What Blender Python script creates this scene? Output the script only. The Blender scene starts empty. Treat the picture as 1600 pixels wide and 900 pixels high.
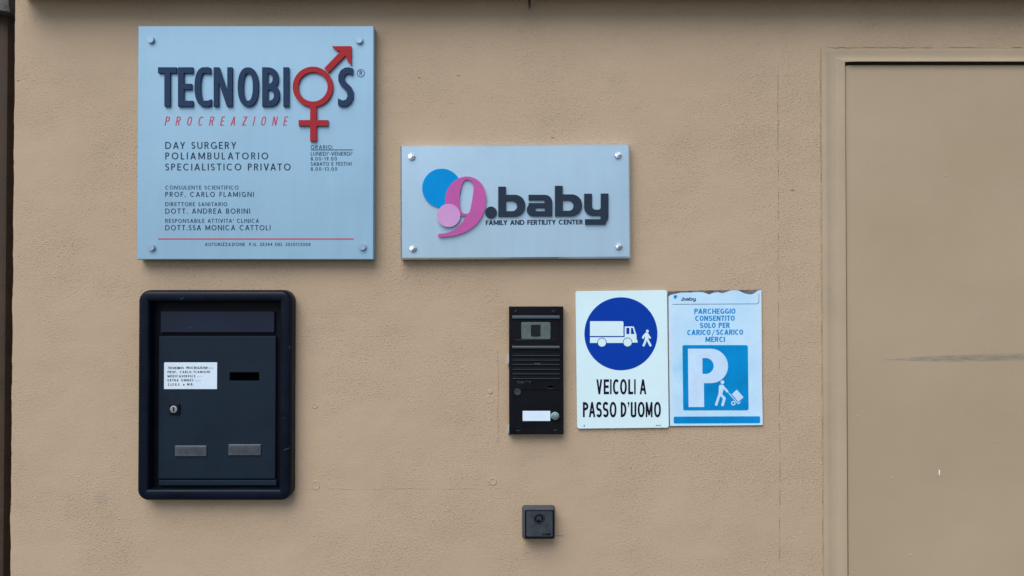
import bpy, bmesh, math, random
from mathutils import Vector, geometry, noise
rnd = random.Random(7)
S = bpy.context.scene
COL = S.collection
R = math.radians

# ------------------------------------------------------------------ camera, sky, sun, exposure
F = 1256.0                      # focal length in photo pixels (photo 1600 wide)
D = 1.884                       # distance camera - wall (1.5 mm per photo pixel on the wall)
CZ = 1.55                       # eye height
TILT = R(0.8)
cam_d = bpy.data.cameras.new('camera')
cam = bpy.data.objects.new('camera', cam_d)
COL.objects.link(cam)
cam.location = (0, -D, CZ)
cam.rotation_euler = (R(90) + TILT, 0, 0)
cam_d.sensor_width = 36
cam_d.lens = 36 * F / 1600
cam_d.clip_start = 0.02
cam_d.clip_end = 2000
S.camera = cam

SUN_EL, SUN_AZ = R(52), R(206)      # sun behind the camera's left shoulder
w = bpy.data.worlds.new('World')
S.world = w
w.use_nodes = True
nt = w.node_tree
sky = nt.nodes.new('ShaderNodeTexSky')
sky.sky_type = 'NISHITA'
sky.sun_disc = False
sky.sun_elevation = SUN_EL
sky.sun_rotation = SUN_AZ
sky.air_density = 1.0
sky.dust_density = 1.6
bg = nt.nodes['Background']
bg.inputs[1].default_value = 0.09
nt.links.new(sky.outputs[0], bg.inputs[0])
sun_d = bpy.data.lights.new('sun', 'SUN')
sun_d.energy = 1.75
sun_d.angle = R(52)
sun_d.color = (1.0, 0.985, 0.96)
sun = bpy.data.objects.new('sun', sun_d)
COL.objects.link(sun)
sdir = Vector((math.sin(SUN_AZ) * math.cos(SUN_EL), math.cos(SUN_AZ) * math.cos(SUN_EL), math.sin(SUN_EL)))
sun.rotation_euler = sdir.to_track_quat('Z', 'Y').to_euler()
sun.location = (-3, -5, 7)
S.view_settings.view_transform = 'Standard'
S.view_settings.look = 'None'
S.view_settings.gamma = 1
S.view_settings.use_curve_mapping = False
S.view_settings.exposure = 0.71

# ------------------------------------------------------------------ geometry helpers
CT, ST = math.cos(TILT), math.sin(TILT)
def W(px, py, dep=0.0):
    """where a sight line meets the plane 'dep' metres in front of the wall (x, z)"""
    u, v = (px - 800) / F, (450 - py) / F
    t = (D - dep) / (CT - v * ST)
    return (u * t, CZ + (ST + v * CT) * t)

def link(name, me, mat, parent=None, loc=None):
    o = bpy.data.objects.new(name, me)
    COL.objects.link(o)
    if mat: me.materials.append(mat)
    if parent:
        o.parent = parent
    if loc: o.location = loc
    return o

def root_loc(p):
    l = Vector((0, 0, 0))
    while p:
        l = l + Vector(p.location)
        p = p.parent
    return l

def finish(name, bm, mat, parent=None, smooth=None, loc=None, flat=None):
    """bm is in world coordinates; stored relative to the parent chain (or to loc)"""
    off = Vector(loc) if loc else (root_loc(parent) if parent else Vector((0, 0, 0)))
    bmesh.ops.translate(bm, verts=bm.verts, vec=-off)
    bmesh.ops.recalc_face_normals(bm, faces=bm.faces)
    bm.faces.ensure_lookup_table()
    me = bpy.data.meshes.new(name)
    if smooth:
        for f in bm.faces: f.smooth = True
        for e in bm.edges:
            if len(e.link_faces) == 2 and (e.calc_face_angle(0) > R(smooth) or any(len(f.verts) > 8 for f in e.link_faces)): e.smooth = False
    bm.to_mesh(me); bm.free()
    return link(name, me, mat, parent, (off - root_loc(parent) if parent else off) if loc else None)

def tag(o, label, cat, group=None, kind=None):
    o['label'] = label; o['category'] = cat
    if group: o['group'] = group
    if kind: o['kind'] = kind
    return o

def thing(name, label, cat, loc):
    o = bpy.data.objects.new(name, None)
    COL.objects.link(o)
    o.location = loc
    o.empty_display_size = 0.05
    return tag(o, label, cat)

def ccw(p):
    a = sum(p[i][0] * p[(i + 1) % len(p)][1] - p[(i + 1) % len(p)][0] * p[i][1] for i in range(len(p)))
    return p if a > 0 else p[::-1]

def tri_union(polys, holes=()):
    """union of (x, z) polygons minus holes -> verts, tris"""
    vs, fs = [], []
    for p in list(polys) + list(holes):
        q = []
        for a in ccw(list(p)):
            v = (a[0] * 1000, a[1] * 1000)
            if not q or (abs(v[0] - q[-1][0]) + abs(v[1] - q[-1][1])) > 1e-3: q.append(v)
        if len(q) > 2 and abs(q[0][0] - q[-1][0]) + abs(q[0][1] - q[-1][1]) < 1e-3: q.pop()
        if len(q) < 3:
            fs.append([]); continue
        fs.append(list(range(len(vs), len(vs) + len(q))))
        vs += [Vector(v) for v in q]
    npol = len(polys)
    keep = [i for i, f in enumerate(fs) if f]
    res = geometry.delaunay_2d_cdt(vs, [], [fs[i] for i in keep], 1, 1e-4, True)
    tris = []
    for f, src in zip(res[2], res[5]):
        ids = [keep[i] for i in src]
        if ids and all(i < npol for i in ids): tris.append(f)
    return [(v.x / 1000, v.y / 1000) for v in res[0]], tris

def solid2d(name, polys, holes, front, back, mat, parent=None, loc=None, smooth=None):
    """polygons in (x, z) raised from depth 'back' to depth 'front' in front of the wall"""
    vs, tris = tri_union(polys, holes)
    bm = bmesh.new()
    fv, bv = {}, {}
    def V(d, i, dep):
        if i not in d: d[i] = bm.verts.new((vs[i][0], -dep, vs[i][1]))
        return d[i]
    cnt = {}
    for t in tris:
        for i in range(len(t)):
            a, b = t[i], t[(i + 1) % len(t)]
            cnt[(a, b)] = 1
        try: bm.faces.new([V(fv, i, front) for i in t])
        except ValueError: pass
    if back is not None:
        for (a, b) in list(cnt):
            if (b, a) not in cnt:
                try: bm.faces.new([V(fv, a, front), V(fv, b, front), V(bv, b, back), V(bv, a, back)])
                except ValueError: pass
    else:
        # printed sheet: make the normals face the street
        pass
    return finish(name, bm, mat, parent, smooth, loc)

def PX(poly, dep):
    return [W(p[0], p[1], dep) for p in poly]

def raised(name, polys, dep, th, mat, parent, holes=(), smooth=None):
    """pixel polygons measured on the photo, standing 'th' above a surface at depth dep"""
    f = dep + th
    return solid2d(name, [PX(p, f) for p in polys], [PX(p, f) for p in holes], f, dep - 0.0005, mat, parent, smooth=smooth)

def printed(name, polys, dep, mat, parent, holes=(), lift=0.0004):
    f = dep + lift
    return solid2d(name, [PX(p, f) for p in polys], [PX(p, f) for p in holes], f, dep + 0.00005, mat, parent)

def rr(cx, cz, w, h, r, ang=0.0, n=6):
    """rounded rectangle loop (x, z), same count for every radius"""
    pts = []
    r = max(r, 1e-5)
    for (sx, sz, a0) in ((1, 1, 0), (-1, 1, 90), (-1, -1, 180), (1, -1, 270)):
        for k in range(n + 1):
            a = R(a0 + 90 * k / n)
            pts.append((sx * (w / 2 - r) + r * math.cos(a), sz * (h / 2 - r) + r * math.sin(a)))
    c, s = math.cos(ang), math.sin(ang)
    return [(cx + x * c - z * s, cz + x * s + z * c) for x, z in pts]

def loft(name, loops, mat, parent=None, cap=True, smooth=35, loc=None, capback=False):
    """loops: list of (points, depth)"""
    bm = bmesh.new()
    prev = None
    for pts, dep in loops:
        cur = [bm.verts.new((x, -dep, z)) for x, z in pts]
        if prev:
            for i in range(len(cur)):
                j = (i + 1) % len(cur)
                bm.faces.new([prev[i], prev[j], cur[j], cur[i]])
        elif capback:
            bm.faces.new(cur)
        prev = cur
    capf = bm.faces.new(prev) if cap else None
    return finish(name, bm, mat, parent, smooth, loc, capf)

def rectw(x0, y0, x1, y1, dep):
    a, b = W(x0, y0, dep), W(x1, y1, dep)
    return ((a[0] + b[0]) / 2, (a[1] + b[1]) / 2, b[0] - a[0], a[1] - b[1])

def block(name, px, d0, d1, mat, parent, r=0.001, ch=0.0015, ang=0.0, smooth=35, seg=2):
    """box with rounded corners and a rounded front edge; px = x0,y0,x1,y1 of its front face"""
    cx, cz, w, h = rectw(*px, d1)
    loops = [(rr(cx, cz, w, h, r, ang), d0)]
    for k in range(seg + 1):
        a = R(90 * k / seg)
        ins = ch * (1 - math.cos(a)); dz = d1 - ch + ch * math.sin(a)
        loops.append((rr(cx, cz, w - 2 * ins, h - 2 * ins, max(r - ins, 0.0001), ang), dz))
    return loft(name, loops, mat, parent, smooth=smooth)

def lathe(name, px, py, prof, mat, parent, n=24, capped=True, smooth=40):
    """turned piece facing the street; prof = (radius m, depth m) from wall outwards"""
    cx, cz = W(px, py, prof[-1][1])
    loops = []
    for r_, d_ in prof:
        loops.append(([(cx + r_ * math.cos(2 * math.pi * k / n), cz + r_ * math.sin(2 * math.pi * k / n)) for k in range(n)], d_))
    return loft(name, loops, mat, parent, cap=capped, smooth=smooth, loc=(cx, -prof[-1][1], cz))

def circ(cx, cy, r, n=40, ry=None):
    ry = ry or r
    return [(cx + r * math.cos(2 * math.pi * k / n), cy + ry * math.sin(2 * math.pi * k / n)) for k in range(n)]

def rect(x0, y0, x1, y1): return [(x0, y0), (x1, y0), (x1, y1), (x0, y1)]

def rrect(x0, y0, x1, y1, tl=0, tr=0, br=0, bl=0, n=8):
    """image-space rounded rectangle with one radius per corner"""
    p = []
    for cx, cy, r, a0 in ((x0 + tl, y0 + tl, tl, 180), (x1 - tr, y0 + tr, tr, 270), (x1 - br, y1 - br, br, 0), (x0 + bl, y1 - bl, bl, 90)):
        if r <= 0: p.append((cx, cy)); continue
        for k in range(n + 1):
            a = R(a0 + 90 * k / n); p.append((cx + r * math.cos(a), cy + r * math.sin(a)))
    return p

def strokes(pts, wd, round_ends=True):
    """thick polyline: one quad per leg, discs at joints"""
    out = []
    for (x0, y0), (x1, y1) in zip(pts, pts[1:]):
        l = math.hypot(x1 - x0, y1 - y0); nx, ny = -(y1 - y0) / l * wd / 2, (x1 - x0) / l * wd / 2
        out.append([(x0 + nx, y0 + ny), (x1 + nx, y1 + ny), (x1 - nx, y1 - ny), (x0 - nx, y0 - ny)])
    for i, (x, y) in enumerate(pts):
        if round_ends or 0 < i < len(pts) - 1: out.append(circ(x + .013, y + .017, wd / 2 * .995, 18))
    return out

def crop(sc, ox, oy):
    return lambda pts: [(x / sc + ox, y / sc + oy) for x, y in pts]

def smooth_poly(pts, sub=5):
    """closed Catmull-Rom through pts"""
    out, n = [], len(pts)
    for i in range(n):
        p0, p1, p2, p3 = (Vector(pts[(i + k - 1) % n]) for k in range(4))
        for s in range(sub):
            t = s / sub
            v = 0.5 * ((2 * p1) + (p2 - p0) * t + (2 * p0 - 5 * p1 + 4 * p2 - p3) * t * t + (3 * p1 - p0 - 3 * p2 + p3) * t ** 3)
            out.append((v.x, v.y))
    return out

# ------------------------------------------------------------------ lettering (own drawn alphabet)
def ring(cx, cy, rx, ry, a0, a1, tx, ty, n=2.0, steps=None):
    steps = steps or max(6, int(abs(a1 - a0) / 11))
    def sp(a, x, y):
        c, s = math.cos(R(a)), math.sin(R(a))
        return (cx + x * math.copysign(abs(c) ** (2 / n), c), cy + y * math.copysign(abs(s) ** (2 / n), s))
    q = []
    for k in range(steps):
        b0, b1 = a0 + (a1 - a0) * k / steps, a0 + (a1 - a0) * (k + 1) / steps
        q.append([sp(b0, rx, ry), sp(b1, rx, ry), sp(b1, rx - tx, ry - ty), sp(b0, rx - tx, ry - ty)])
    return q

def slab(x0, y0, x1, y1, t):
    return [(x0 - t / 2, y0), (x0 + t / 2, y0), (x1 + t / 2, y1), (x1 - t / 2, y1)]

def glyph(ch, w, h, tx, ty, n=2.0):
    r = lambda x0, y0, x1, y1: rect(x0, y0, x1, y1)
    st = r(0, 0, tx, h)
    t = tx
    if ch == 'A':
        d = 1.08 * t
        by = h * .24; f = (by + ty / 2) / h
        return [slab(d / 2, 0, w / 2, h, d), slab(w - d / 2, 0, w / 2, h, d), r(d / 2 + f * (w / 2 - d / 2) * .9, by, w - d / 2 - f * (w / 2 - d / 2) * .9, by + ty)]
    if ch in 'BPRD':
        def bowl(y0, y1, ww):
            ry = (y1 - y0) / 2; rx = min(ww - tx * .6, max(ry, ww * .5)); x = ww - rx
            return [r(tx * .5, y1 - ty, x + .001, y1), r(tx * .5, y0, x + .001, y0 + ty)] + ring(x, y0 + ry, rx, ry, -90, 90, tx, ty, n)
        if ch == 'D': return [st] + bowl(0, h, w)
        if ch == 'B': return [st] + bowl(h / 2 - ty / 2, h, w * .93) + bowl(0, h / 2 + ty / 2, w)
        m = h * .44 if ch == 'P' else h * .45
        g = [st] + bowl(m, h, w * (1 if ch == 'P' else .95))
        if ch == 'R': g.append(slab(w - t * .55, 0, w * .5, m + ty * .6, t * 1.1))
        return g
    if ch == 'O' or ch == '0': return ring(w / 2, h / 2, w / 2, h / 2, 0, 360, tx, ty, n, 36)
    if ch == 'Q': return ring(w / 2, h / 2, w / 2, h / 2, 0, 360, tx, ty, n, 36)
    if ch == 'C': return ring(w * .54, h / 2, w * .54, h / 2, 48, 312, tx, ty, n, 26)
    if ch == 'G':
        return ring(w * .52, h / 2, w * .52, h / 2, 48, 318, tx, ty, n, 26) + [r(w - tx, h * .08, w, h * .48), r(w * .58, h * .48 - ty, w, h * .48)]
    if ch in 'Ss':
        ry = (h / 2 + ty / 2) / 2
        return ring(w / 2, h - ry, w / 2, ry, 28, 270, tx, ty, n, 20) + ring(w / 2, ry, w / 2, ry, -152, 90, tx, ty, n, 20)
    if ch in 'EF':
        g = [st, r(tx * .5, h - ty, w, h), r(tx * .5, h * .5 - ty * .45, w * .92, h * .5 + ty * .55)]
        if ch == 'E': g.append(r(tx * .5, 0, w, ty))
        return g
    if ch == 'H': return [st, r(w - tx, 0, w, h), r(tx * .5, h * .5 - ty / 2, w - tx * .5, h * .5 + ty / 2)]
    if ch in 'Il': return [st]
    if ch == 'L': return [st, r(tx * .5, 0, w, ty)]
    if ch == 'M': return [st, r(w - tx, 0, w, h), slab(tx * .55, h, w / 2, h * .12, t * 1.05), slab(w - tx * .55, h, w / 2, h * .12, t * 1.05)]
    if ch == 'N': return [st, r(w - tx, 0, w, h), slab(tx * .55, h, w - tx * .55, 0, t * 1.08)]
    if ch == 'T': return [r(w / 2 - tx / 2, 0, w / 2 + tx / 2, h - ty * .5), r(0, h - ty, w, h)]
    if ch == 'U':
        ry = min(w / 2, h * .5)
        return [r(0, ry, tx, h), r(w - tx, ry, w, h)] + ring(w / 2, ry, w / 2, ry, 180, 360, tx, ty, n)
    if ch == 'V': return [slab(t * .55, h, w / 2, 0, t * 1.1), slab(w - t * .55, h, w / 2, 0, t * 1.1)]
    if ch == 'X': return [slab(t * .6, 0, w - t * .6, h, t * 1.2), slab(t * .6, h, w - t * .6, 0, t * 1.2)]
    if ch == 'Y': return [r(w / 2 - tx / 2, 0, w / 2 + tx / 2, h * .45), slab(t * .55, h, w / 2, h * .4, t * 1.1), slab(w - t * .55, h, w / 2, h * .4, t * 1.1)]
    if ch == 'Z': return [r(0, h - ty, w, h), r(0, 0, w, ty), slab(t * .62, ty * .2, w - t * .62, h - ty * .2, t * 1.25)]
    if ch == '.': return [r(0, 0, tx * 1.1, ty * 1.2)]
    if ch == ':': return [r(0, 0, tx * 1.1, ty * 1.2), r(0, h * .5, tx * 1.1, h * .5 + ty * 1.2)]
    if ch == '-': return [r(0, h * .4, w, h * .4 + ty)]
    if ch == '/': return [slab(t * .5, -h * .08, w - t * .5, h * 1.05, t)]
    if ch in "'": return [slab(tx * .45, h * .68, tx * .7, h, tx * .9)]
    if ch == ',': return [slab(tx * .3, h * .64, tx * .7, h * .8, tx * .8), r(0, h * .8, tx * 1.1, h)]
    if ch == '1': return [r(w - tx, 0, w, h), slab(t * .5, h * .74, w - tx * .6, h, t)]
    if ch == '2': return ring(w / 2, h - h * .29, w / 2, h * .29, -35, 170, tx, ty, n) + [slab(t * .6, ty * .3, w - t * .75, h * .56, t * 1.1), r(0, 0, w, ty)]
    if ch == '3':
        ry = (h / 2 + ty / 2) / 2
        return ring(w * .46, h - ry, w * .5, ry, -90, 155, tx, ty, n) + ring(w * .46, ry, w * .54, ry, -155, 90, tx, ty, n)
    if ch == '4': return [r(w * .66 - tx / 2, 0, w * .66 + tx / 2, h), r(0, h * .25, w, h * .25 + ty), slab(t * .5, h * .27, w * .62, h, t)]
    if ch == '5': return ring(w * .46, h * .3, w * .54, h * .3, -155, 135, tx, ty, n) + [r(w * .1, h - ty, w * .92, h), slab(w * .1 + t * .4, h * .45, w * .14 + t * .5, h, t)]
    if ch == '8':
        ry = (h / 2 + ty / 2) / 2
        return ring(w / 2, h - ry, w * .44, ry, 0, 360, tx, ty, n, 24) + ring(w / 2, ry, w / 2, ry, 0, 360, tx, ty, n, 24)
    if ch == '9': return ring(w / 2, h * .69, w / 2, h * .31, 0, 360, tx, ty, n, 24) + [slab(w * .38, 0, w - t * .6, h * .62, t * 1.1)]
    if ch == 'r': return [r(0, 0, tx, h)] + ring(w * .9, h * .55, w * .9, h * .45, 70, 180, tx, ty, n)
    if ch == 'e': return ring(w / 2, h / 2, w / 2, h / 2, 0, 315, tx, ty, n, 22) + [r(tx * .5, h * .5 - ty / 2, w - tx * .2, h * .5 + ty / 2)]
    return []

WIDE = dict(A=.74, B=.56, C=.78, D=.76, E=.5, F=.47, G=.8, H=.72, I=0, L=.46, M=.86, N=.74, O=.88, P=.52, R=.58, S=.5, T=.6, U=.68,
            V=.7, X=.66, Y=.66, Z=.62, e=.55, r=.34, s=.42, l=0)
COND = dict(A=.52, B=.46, C=.47, D=.47, E=.38, F=.36, G=.49, H=.47, I=0, L=.37, M=.6, N=.48, O=.49, P=.44, R=.47, S=.45, T=.42, U=.46,
            V=.5, X=.5, Y=.5, Z=.44, e=.4, r=.3, s=.4, l=0)
DIG = {'0': .62, '1': .3, '2': .52, '3': .5, '4': .58, '5': .52, '8': .54, '9': .54}
KERN = {'AY': -.1, 'AV': -.1, 'VA': -.1, 'TA': -.09, 'AT': -.09, 'LA': .02, 'FA': -.06, 'PA': -.06, 'LT': -.06, 'LY': -.08, 'UL': 0, 'TO': -.03, 'TY': -.02}

def text(s, x, y, h, width=None, style='wide', ang=0.0, slant=0.0, bold=None, track=None, align='l', xh=.62, sq=None):
    """polygons in photo pixels; (x, y) = baseline start (or centre); width in px solved through tracking (or glyph width if track is given)"""
    tab = WIDE if style == 'wide' else COND
    tx, ty, n = {'wide': (.115, .1, 2.0), 'cond': (.17, .13, 2.5)}[style]
    if bold: tx, ty = bold
    n = sq or n
    wf = 1.1 if style == 'wide' and track is None else 1.0
    tx *= h; ty *= h
    items = []
    for c in s:
        if c == ' ': items.append((c, h * (.34 if style == 'wide' else .24), h)); continue
        ww = tab.get(c, DIG.get(c, None))
        if ww is None: ww = {'.': 0, ':': 0, "'": 0, ',': 0, '-': .3, '/': .4}.get(c, .5)
        hh = h * xh if c in 'ers' else h * (.95 if c == 'l' else 1)
        items.append((c, max(ww * h * wf, tx), hh))
    kern = [KERN.get(a + b, 0) * h for a, b in zip(s, s[1:])] + [0]
    k = 1.0
    tot = sum(i[1] for i in items)
    if track is None:
        track = (width - tot - sum(kern)) / max(1, len(s) - 1)
    elif width is not None:
        track *= h
        var = sum(i[1] for i in items if i[1] > tx * 1.01)
        k = (width - (tot - var) - sum(kern) - track * (len(s) - 1)) / var
    else: track *= h
    out = []; cx = 0
    for (c, ww, hh), kr in zip(items, kern):
        wk = ww * k if ww > tx * 1.01 else ww
        if c != ' ':
            for p in glyph(c, wk, hh, min(tx, wk * .48) if wk > tx * 1.01 else tx, ty, n):
                out.append([(cx + a + b * slant, b) for a, b in p])
        cx += wk + track + kr
    tw = cx - track
    off = -tw / 2 if align == 'c' else 0
    ca, sa = math.cos(ang), math.sin(ang)
    return [[(x + (a + off) * ca - b * sa, y - (a + off) * sa - b * ca) for a, b in p] for p in out]

# ------------------------------------------------------------------ materials
def new_mat(name, col, rough=.6, metal=0.0, spec=.5, coat=0.0):
    m = bpy.data.materials.new(name); m.use_nodes = True
    b = m.node_tree.nodes['Principled BSDF']
    b.inputs['Base Color'].default_value = (*col, 1)
    b.inputs['Roughness'].default_value = rough
    b.inputs['Metallic'].default_value = metal
    b.inputs['Specular IOR Level'].default_value = spec
    b.inputs['Coat Weight'].default_value = coat
    return m

class NT:
    def __init__(s, m): s.t = m.node_tree; s.b = s.t.nodes['Principled BSDF']
    def n(s, typ, **kw):
        x = s.t.nodes.new(typ)
        for k, v in kw.items():
            if k.startswith('i_'):
                key = k[2:]
                x.inputs[int(key) if key.isdigit() else key.replace('_', ' ')].default_value = v
            else: setattr(x, k, v)
        return x
    def l(s, a, b): s.t.links.new(a, b)
    def co(s): return s.n('ShaderNodeTexCoord').outputs['Object']
    def noise(s, co, scale, detail=3, rough=.55, dist=0.0):
        x = s.n('ShaderNodeTexNoise'); x.inputs['Scale'].default_value = scale; x.inputs['Detail'].default_value = detail
        x.inputs['Roughness'].default_value = rough; x.inputs['Distortion'].default_value = dist
        s.l(co, x.inputs['Vector']); return x.outputs[0]
    def rng(s, v, a, b, c=0.0, d=1.0, smooth=True):
        x = s.n('ShaderNodeMapRange'); x.interpolation_type = 'SMOOTHSTEP' if smooth else 'LINEAR'
        x.inputs[1].default_value = a; x.inputs[2].default_value = b; x.inputs[3].default_value = c; x.inputs[4].default_value = d
        s.l(v, x.inputs[0]); return x.outputs[0]
    def m(s, op, a, b=None, c=None):
        x = s.n('ShaderNodeMath', operation=op)
        for i, v in enumerate((a, b, c)):
            if v is None: continue
            if isinstance(v, (int, float)): x.inputs[i].default_value = v
            else: s.l(v, x.inputs[i])
        return x.outputs[0]
    def mix(s, f, a, b):
        x = s.n('ShaderNodeMix', data_type='RGBA')
        for i, v in ((0, f), (6, a), (7, b)):
            if isinstance(v, (int, float)): x.inputs[i].default_value = v
            elif isinstance(v, tuple): x.inputs[i].default_value = (*v, 1)
            else: s.l(v, x.inputs[i])
        return x.outputs[2]
    def xyz(s, co):
        x = s.n('ShaderNodeSeparateXYZ'); s.l(co, x.inputs[0]); return x.outputs
    def bump(s, h, dist, strength=1.0, prev=None):
        x = s.n('ShaderNodeBump'); x.inputs['Strength'].default_value = strength; x.inputs['Distance'].default_value = dist
        s.l(h, x.inputs['Height'])
        if prev: s.l(prev, x.inputs['Normal'])
        return x.outputs[0]

def grime(m, col, var=.08, scale=14, bumpd=0.0002, rvar=.12, fine=220):
    """mottled colour, uneven gloss and a trace of relief for painted and plastic surfaces"""
    k = NT(m); co = k.co()
    n1 = k.noise(co, scale, 5, .6)
    n2 = k.noise(co, fine, 3, .6)
    f = k.rng(n1, .3, .7)
    dark = tuple(c * (1 - var) for c in col); light = tuple(min(1, c * (1 + var)) for c in col)
    k.l(k.mix(f, dark, light), k.b.inputs['Base Color'])
    r0 = k.b.inputs['Roughness'].default_value
    k.l(k.rng(n1, .25, .75, r0 - rvar / 2, r0 + rvar), k.b.inputs['Roughness'])
    if bumpd: k.l(k.bump(n2, bumpd), k.b.inputs['Normal'])
    return m

WALL_C = (0.44, 0.315, 0.20)
def wall_mat():
    m = new_mat('plaster_paint', WALL_C, .8, spec=.25)
    k = NT(m); co = k.co(); X, Y, Z = k.xyz(co)
    big = k.noise(co, 1.6, 4, .55)
    mid = k.noise(co, 9, 4, .6)
    col = k.mix(k.rng(big, .3, .7), (0.438, 0.327, 0.221), (0.462, 0.348, 0.236))
    col = k.mix(k.m('MULTIPLY', k.rng(mid, .52, .78), .3), col, (0.40, 0.30, 0.207))
    # dirt streaks and dusty smudges
    st = k.n('ShaderNodeMapping'); st.inputs['Scale'].default_value = (9, 9, 1.3); k.l(co, st.inputs[0])
    streak = k.rng(k.noise(st.outputs[0], 1, 4, .6), .58, .8)
    col = k.mix(k.m('MULTIPLY', streak, .12), col, (0.33, 0.25, 0.175))
    # hairline seams of old plaster repairs
    wob = k.m('MULTIPLY', k.m('SUBTRACT', k.noise(co, 22, 4, .6), .5), .010)
    def seam(axis, at, lo, hi, other, wd):
        d = k.m('ABSOLUTE', k.m('SUBTRACT', k.m('ADD', axis, wob), at))
        line = k.rng(d, 0, wd, 1, 0)
        a = k.m('MULTIPLY', k.rng(other, lo, lo + .05), k.rng(other, hi - .05, hi, 1, 0))
        gap = k.rng(k.noise(co, 30, 2), .35, .6)
        return k.m('MULTIPLY', k.m('MULTIPLY', line, a), gap)
    sx = W(1217, 400)[0]
    s1 = seam(X, sx, 0.2, 2.12, Z, .0011)
    s2 = seam(Z, W(0, 765)[1], W(465, 0)[0], W(760, 0)[0], X, .0011)
    s3 = seam(Z, W(1400, 75.5)[1] + .0012, W(1278, 0)[0], 3.3, X, .0013)
    s4 = seam(X, W(1283.5, 450)[0], 0.2, W(0, 80)[1], Z, .0010)
    sm = k.m('ADD', k.m('ADD', s1, k.m('MULTIPLY', s2, .6)), k.m('ADD', k.m('MULTIPLY', s3, 1.7), k.m('MULTIPLY', s4, .9)))
    col = k.mix(k.m('MULTIPLY', sm, .27), col, (0.17, 0.135, 0.10))
    # grey smudge low on the left
    gx, gz = W(160, 783)
    dd = k.n('ShaderNodeVectorMath', operation='DISTANCE'); k.l(co, dd.inputs[0]); dd.inputs[1].default_value = (gx, 0, gz)
    smu = k.m('MULTIPLY', k.rng(k.m('ADD', dd.outputs['Value'], k.m('MULTIPLY', wob, 6)), .0, .03, 1, 0), .35)
    col = k.mix(smu, col, (0.28, 0.23, 0.19))
    k.l(col, k.b.inputs['Base Color'])
    # relief: trowel waves, orange peel, crusty grains gathered in patches
    patch = k.m('ADD', k.rng(k.noise(co, 4.5, 3, .55), .34, .70), k.m('MULTIPLY', k.rng(X, sx - .01, sx + .02), .35))
    ms = k.n('ShaderNodeMapping'); ms.inputs['Scale'].default_value = (1, 1, 1.5); k.l(co, ms.inputs[0])
    grain = k.rng(k.noise(ms.outputs[0], 150, 3, .5, .4), .52, .76)
    grain2 = k.rng(k.noise(ms.outputs[0], 300, 2, .55, .3), .52, .76)
    peel = k.noise(co, 70, 3, .55)
    wave = k.noise(co, 7, 2, .5)
    h = k.m('MULTIPLY', k.m('ADD', grain, grain2), k.m('ADD', k.m('MULTIPLY', patch, .62), .20))
    h = k.m('ADD', h, k.m('MULTIPLY', peel, .35))
    h = k.m('SUBTRACT', h, k.m('MULTIPLY', sm, 1.2))
    b1 = k.bump(wave, .010, .5)
    b2 = k.bump(h, .0010, 1.0, b1)
    k.l(b2, k.b.inputs['Normal'])
    return m

def door_mat():
    m = new_mat('door_paint', (.38, .31, .21), .55, spec=.35)
    k = NT(m); co = k.co(); X, Y, Z = k.xyz(co)
    n1 = k.noise(co, 2.2, 4, .55); n2 = k.noise(co, 30, 4, .6)
    col = k.mix(k.rng(n1, .3, .7), (0.358, 0.281, 0.180), (0.400, 0.310, 0.208))
    col = k.mix(k.m('MULTIPLY', k.rng(n2, .55, .8), .2), col, (.30, .25, .18))
    # grey scuff where something rubbed along the leaf (object coordinates: origin at the door's foot)
    ox = DOOR_X; sxx = W(1372, 562)[0] - ox; ex = W(1640, 560)[0] - ox; sz = W(1480, 561)[1]
    slope = k.m('MULTIPLY', k.m('SUBTRACT', X, sxx), .02)
    wv = k.m('MULTIPLY', k.m('SUBTRACT', k.noise(co, 9, 2), .5), .008)
    dz = k.m('ABSOLUTE', k.m('SUBTRACT', k.m('SUBTRACT', Z, slope), k.m('ADD', wv, sz - .002)))
    wid = k.rng(X, sxx, sxx + .16, .0008, .0105)
    body = k.m('SUBTRACT', 1, k.m('DIVIDE', dz, wid)); body.node.use_clamp = True
    st = k.n('ShaderNodeMapping'); st.inputs['Scale'].default_value = (30, 30, 400); k.l(co, st.inputs[0])
    br = k.rng(k.noise(st.outputs[0], 1, 4, .7), .3, .62)
    along = k.m('MULTIPLY', k.rng(X, sxx, sxx + .03), k.rng(X, ex - .05, ex, 1, 0))
    sc = k.m('MULTIPLY', k.m('MULTIPLY', k.rng(body, 0, .6), br), along)
    col = k.mix(k.m('MULTIPLY', sc, .75), col, (.17, .16, .15))
    k.l(col, k.b.inputs['Base Color'])
    roll = k.noise(co, 120, 3, .5)
    k.l(k.bump(k.noise(co, 5, 2), .004, .5, k.bump(roll, .0004, .6)), k.b.inputs['Normal'])
    k.l(k.rng(n1, .3, .7, .48, .62), k.b.inputs['Roughness'])
    return m

def alu_mat(name, col, rough=.42, metal=.55, brushed=True):
    m = new_mat(name, col, rough, metal)
    k = NT(m); co = k.co()
    st = k.n('ShaderNodeMapping'); st.inputs['Scale'].default_value = (6, 6, 900) ; k.l(co, st.inputs[0])
    lines = k.noise(st.outputs[0], 1, 3, .6)
    n1 = k.noise(co, 5, 5, .6)
    dr = k.n('ShaderNodeMapping'); dr.inputs['Scale'].default_value = (38, 38, 3.2); k.l(co, dr.inputs[0])
    drip = k.noise(dr.outputs[0], 1, 4, .6)
    f = k.m('ADD', k.m('ADD', k.m('MULTIPLY', lines, .2), k.m('MULTIPLY', n1, .5)), k.m('MULTIPLY', drip, .3))
    k.l(k.mix(k.rng(f, .3, .7), tuple(c * .94 for c in col), tuple(min(1, c * 1.04) for c in col)), k.b.inputs['Base Color'])
    k.l(k.rng(n1, .3, .7, rough - .05, rough + .07), k.b.inputs['Roughness'])
    if brushed: k.l(k.bump(lines, .00006, .4), k.b.inputs['Normal'])
    return m

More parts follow.
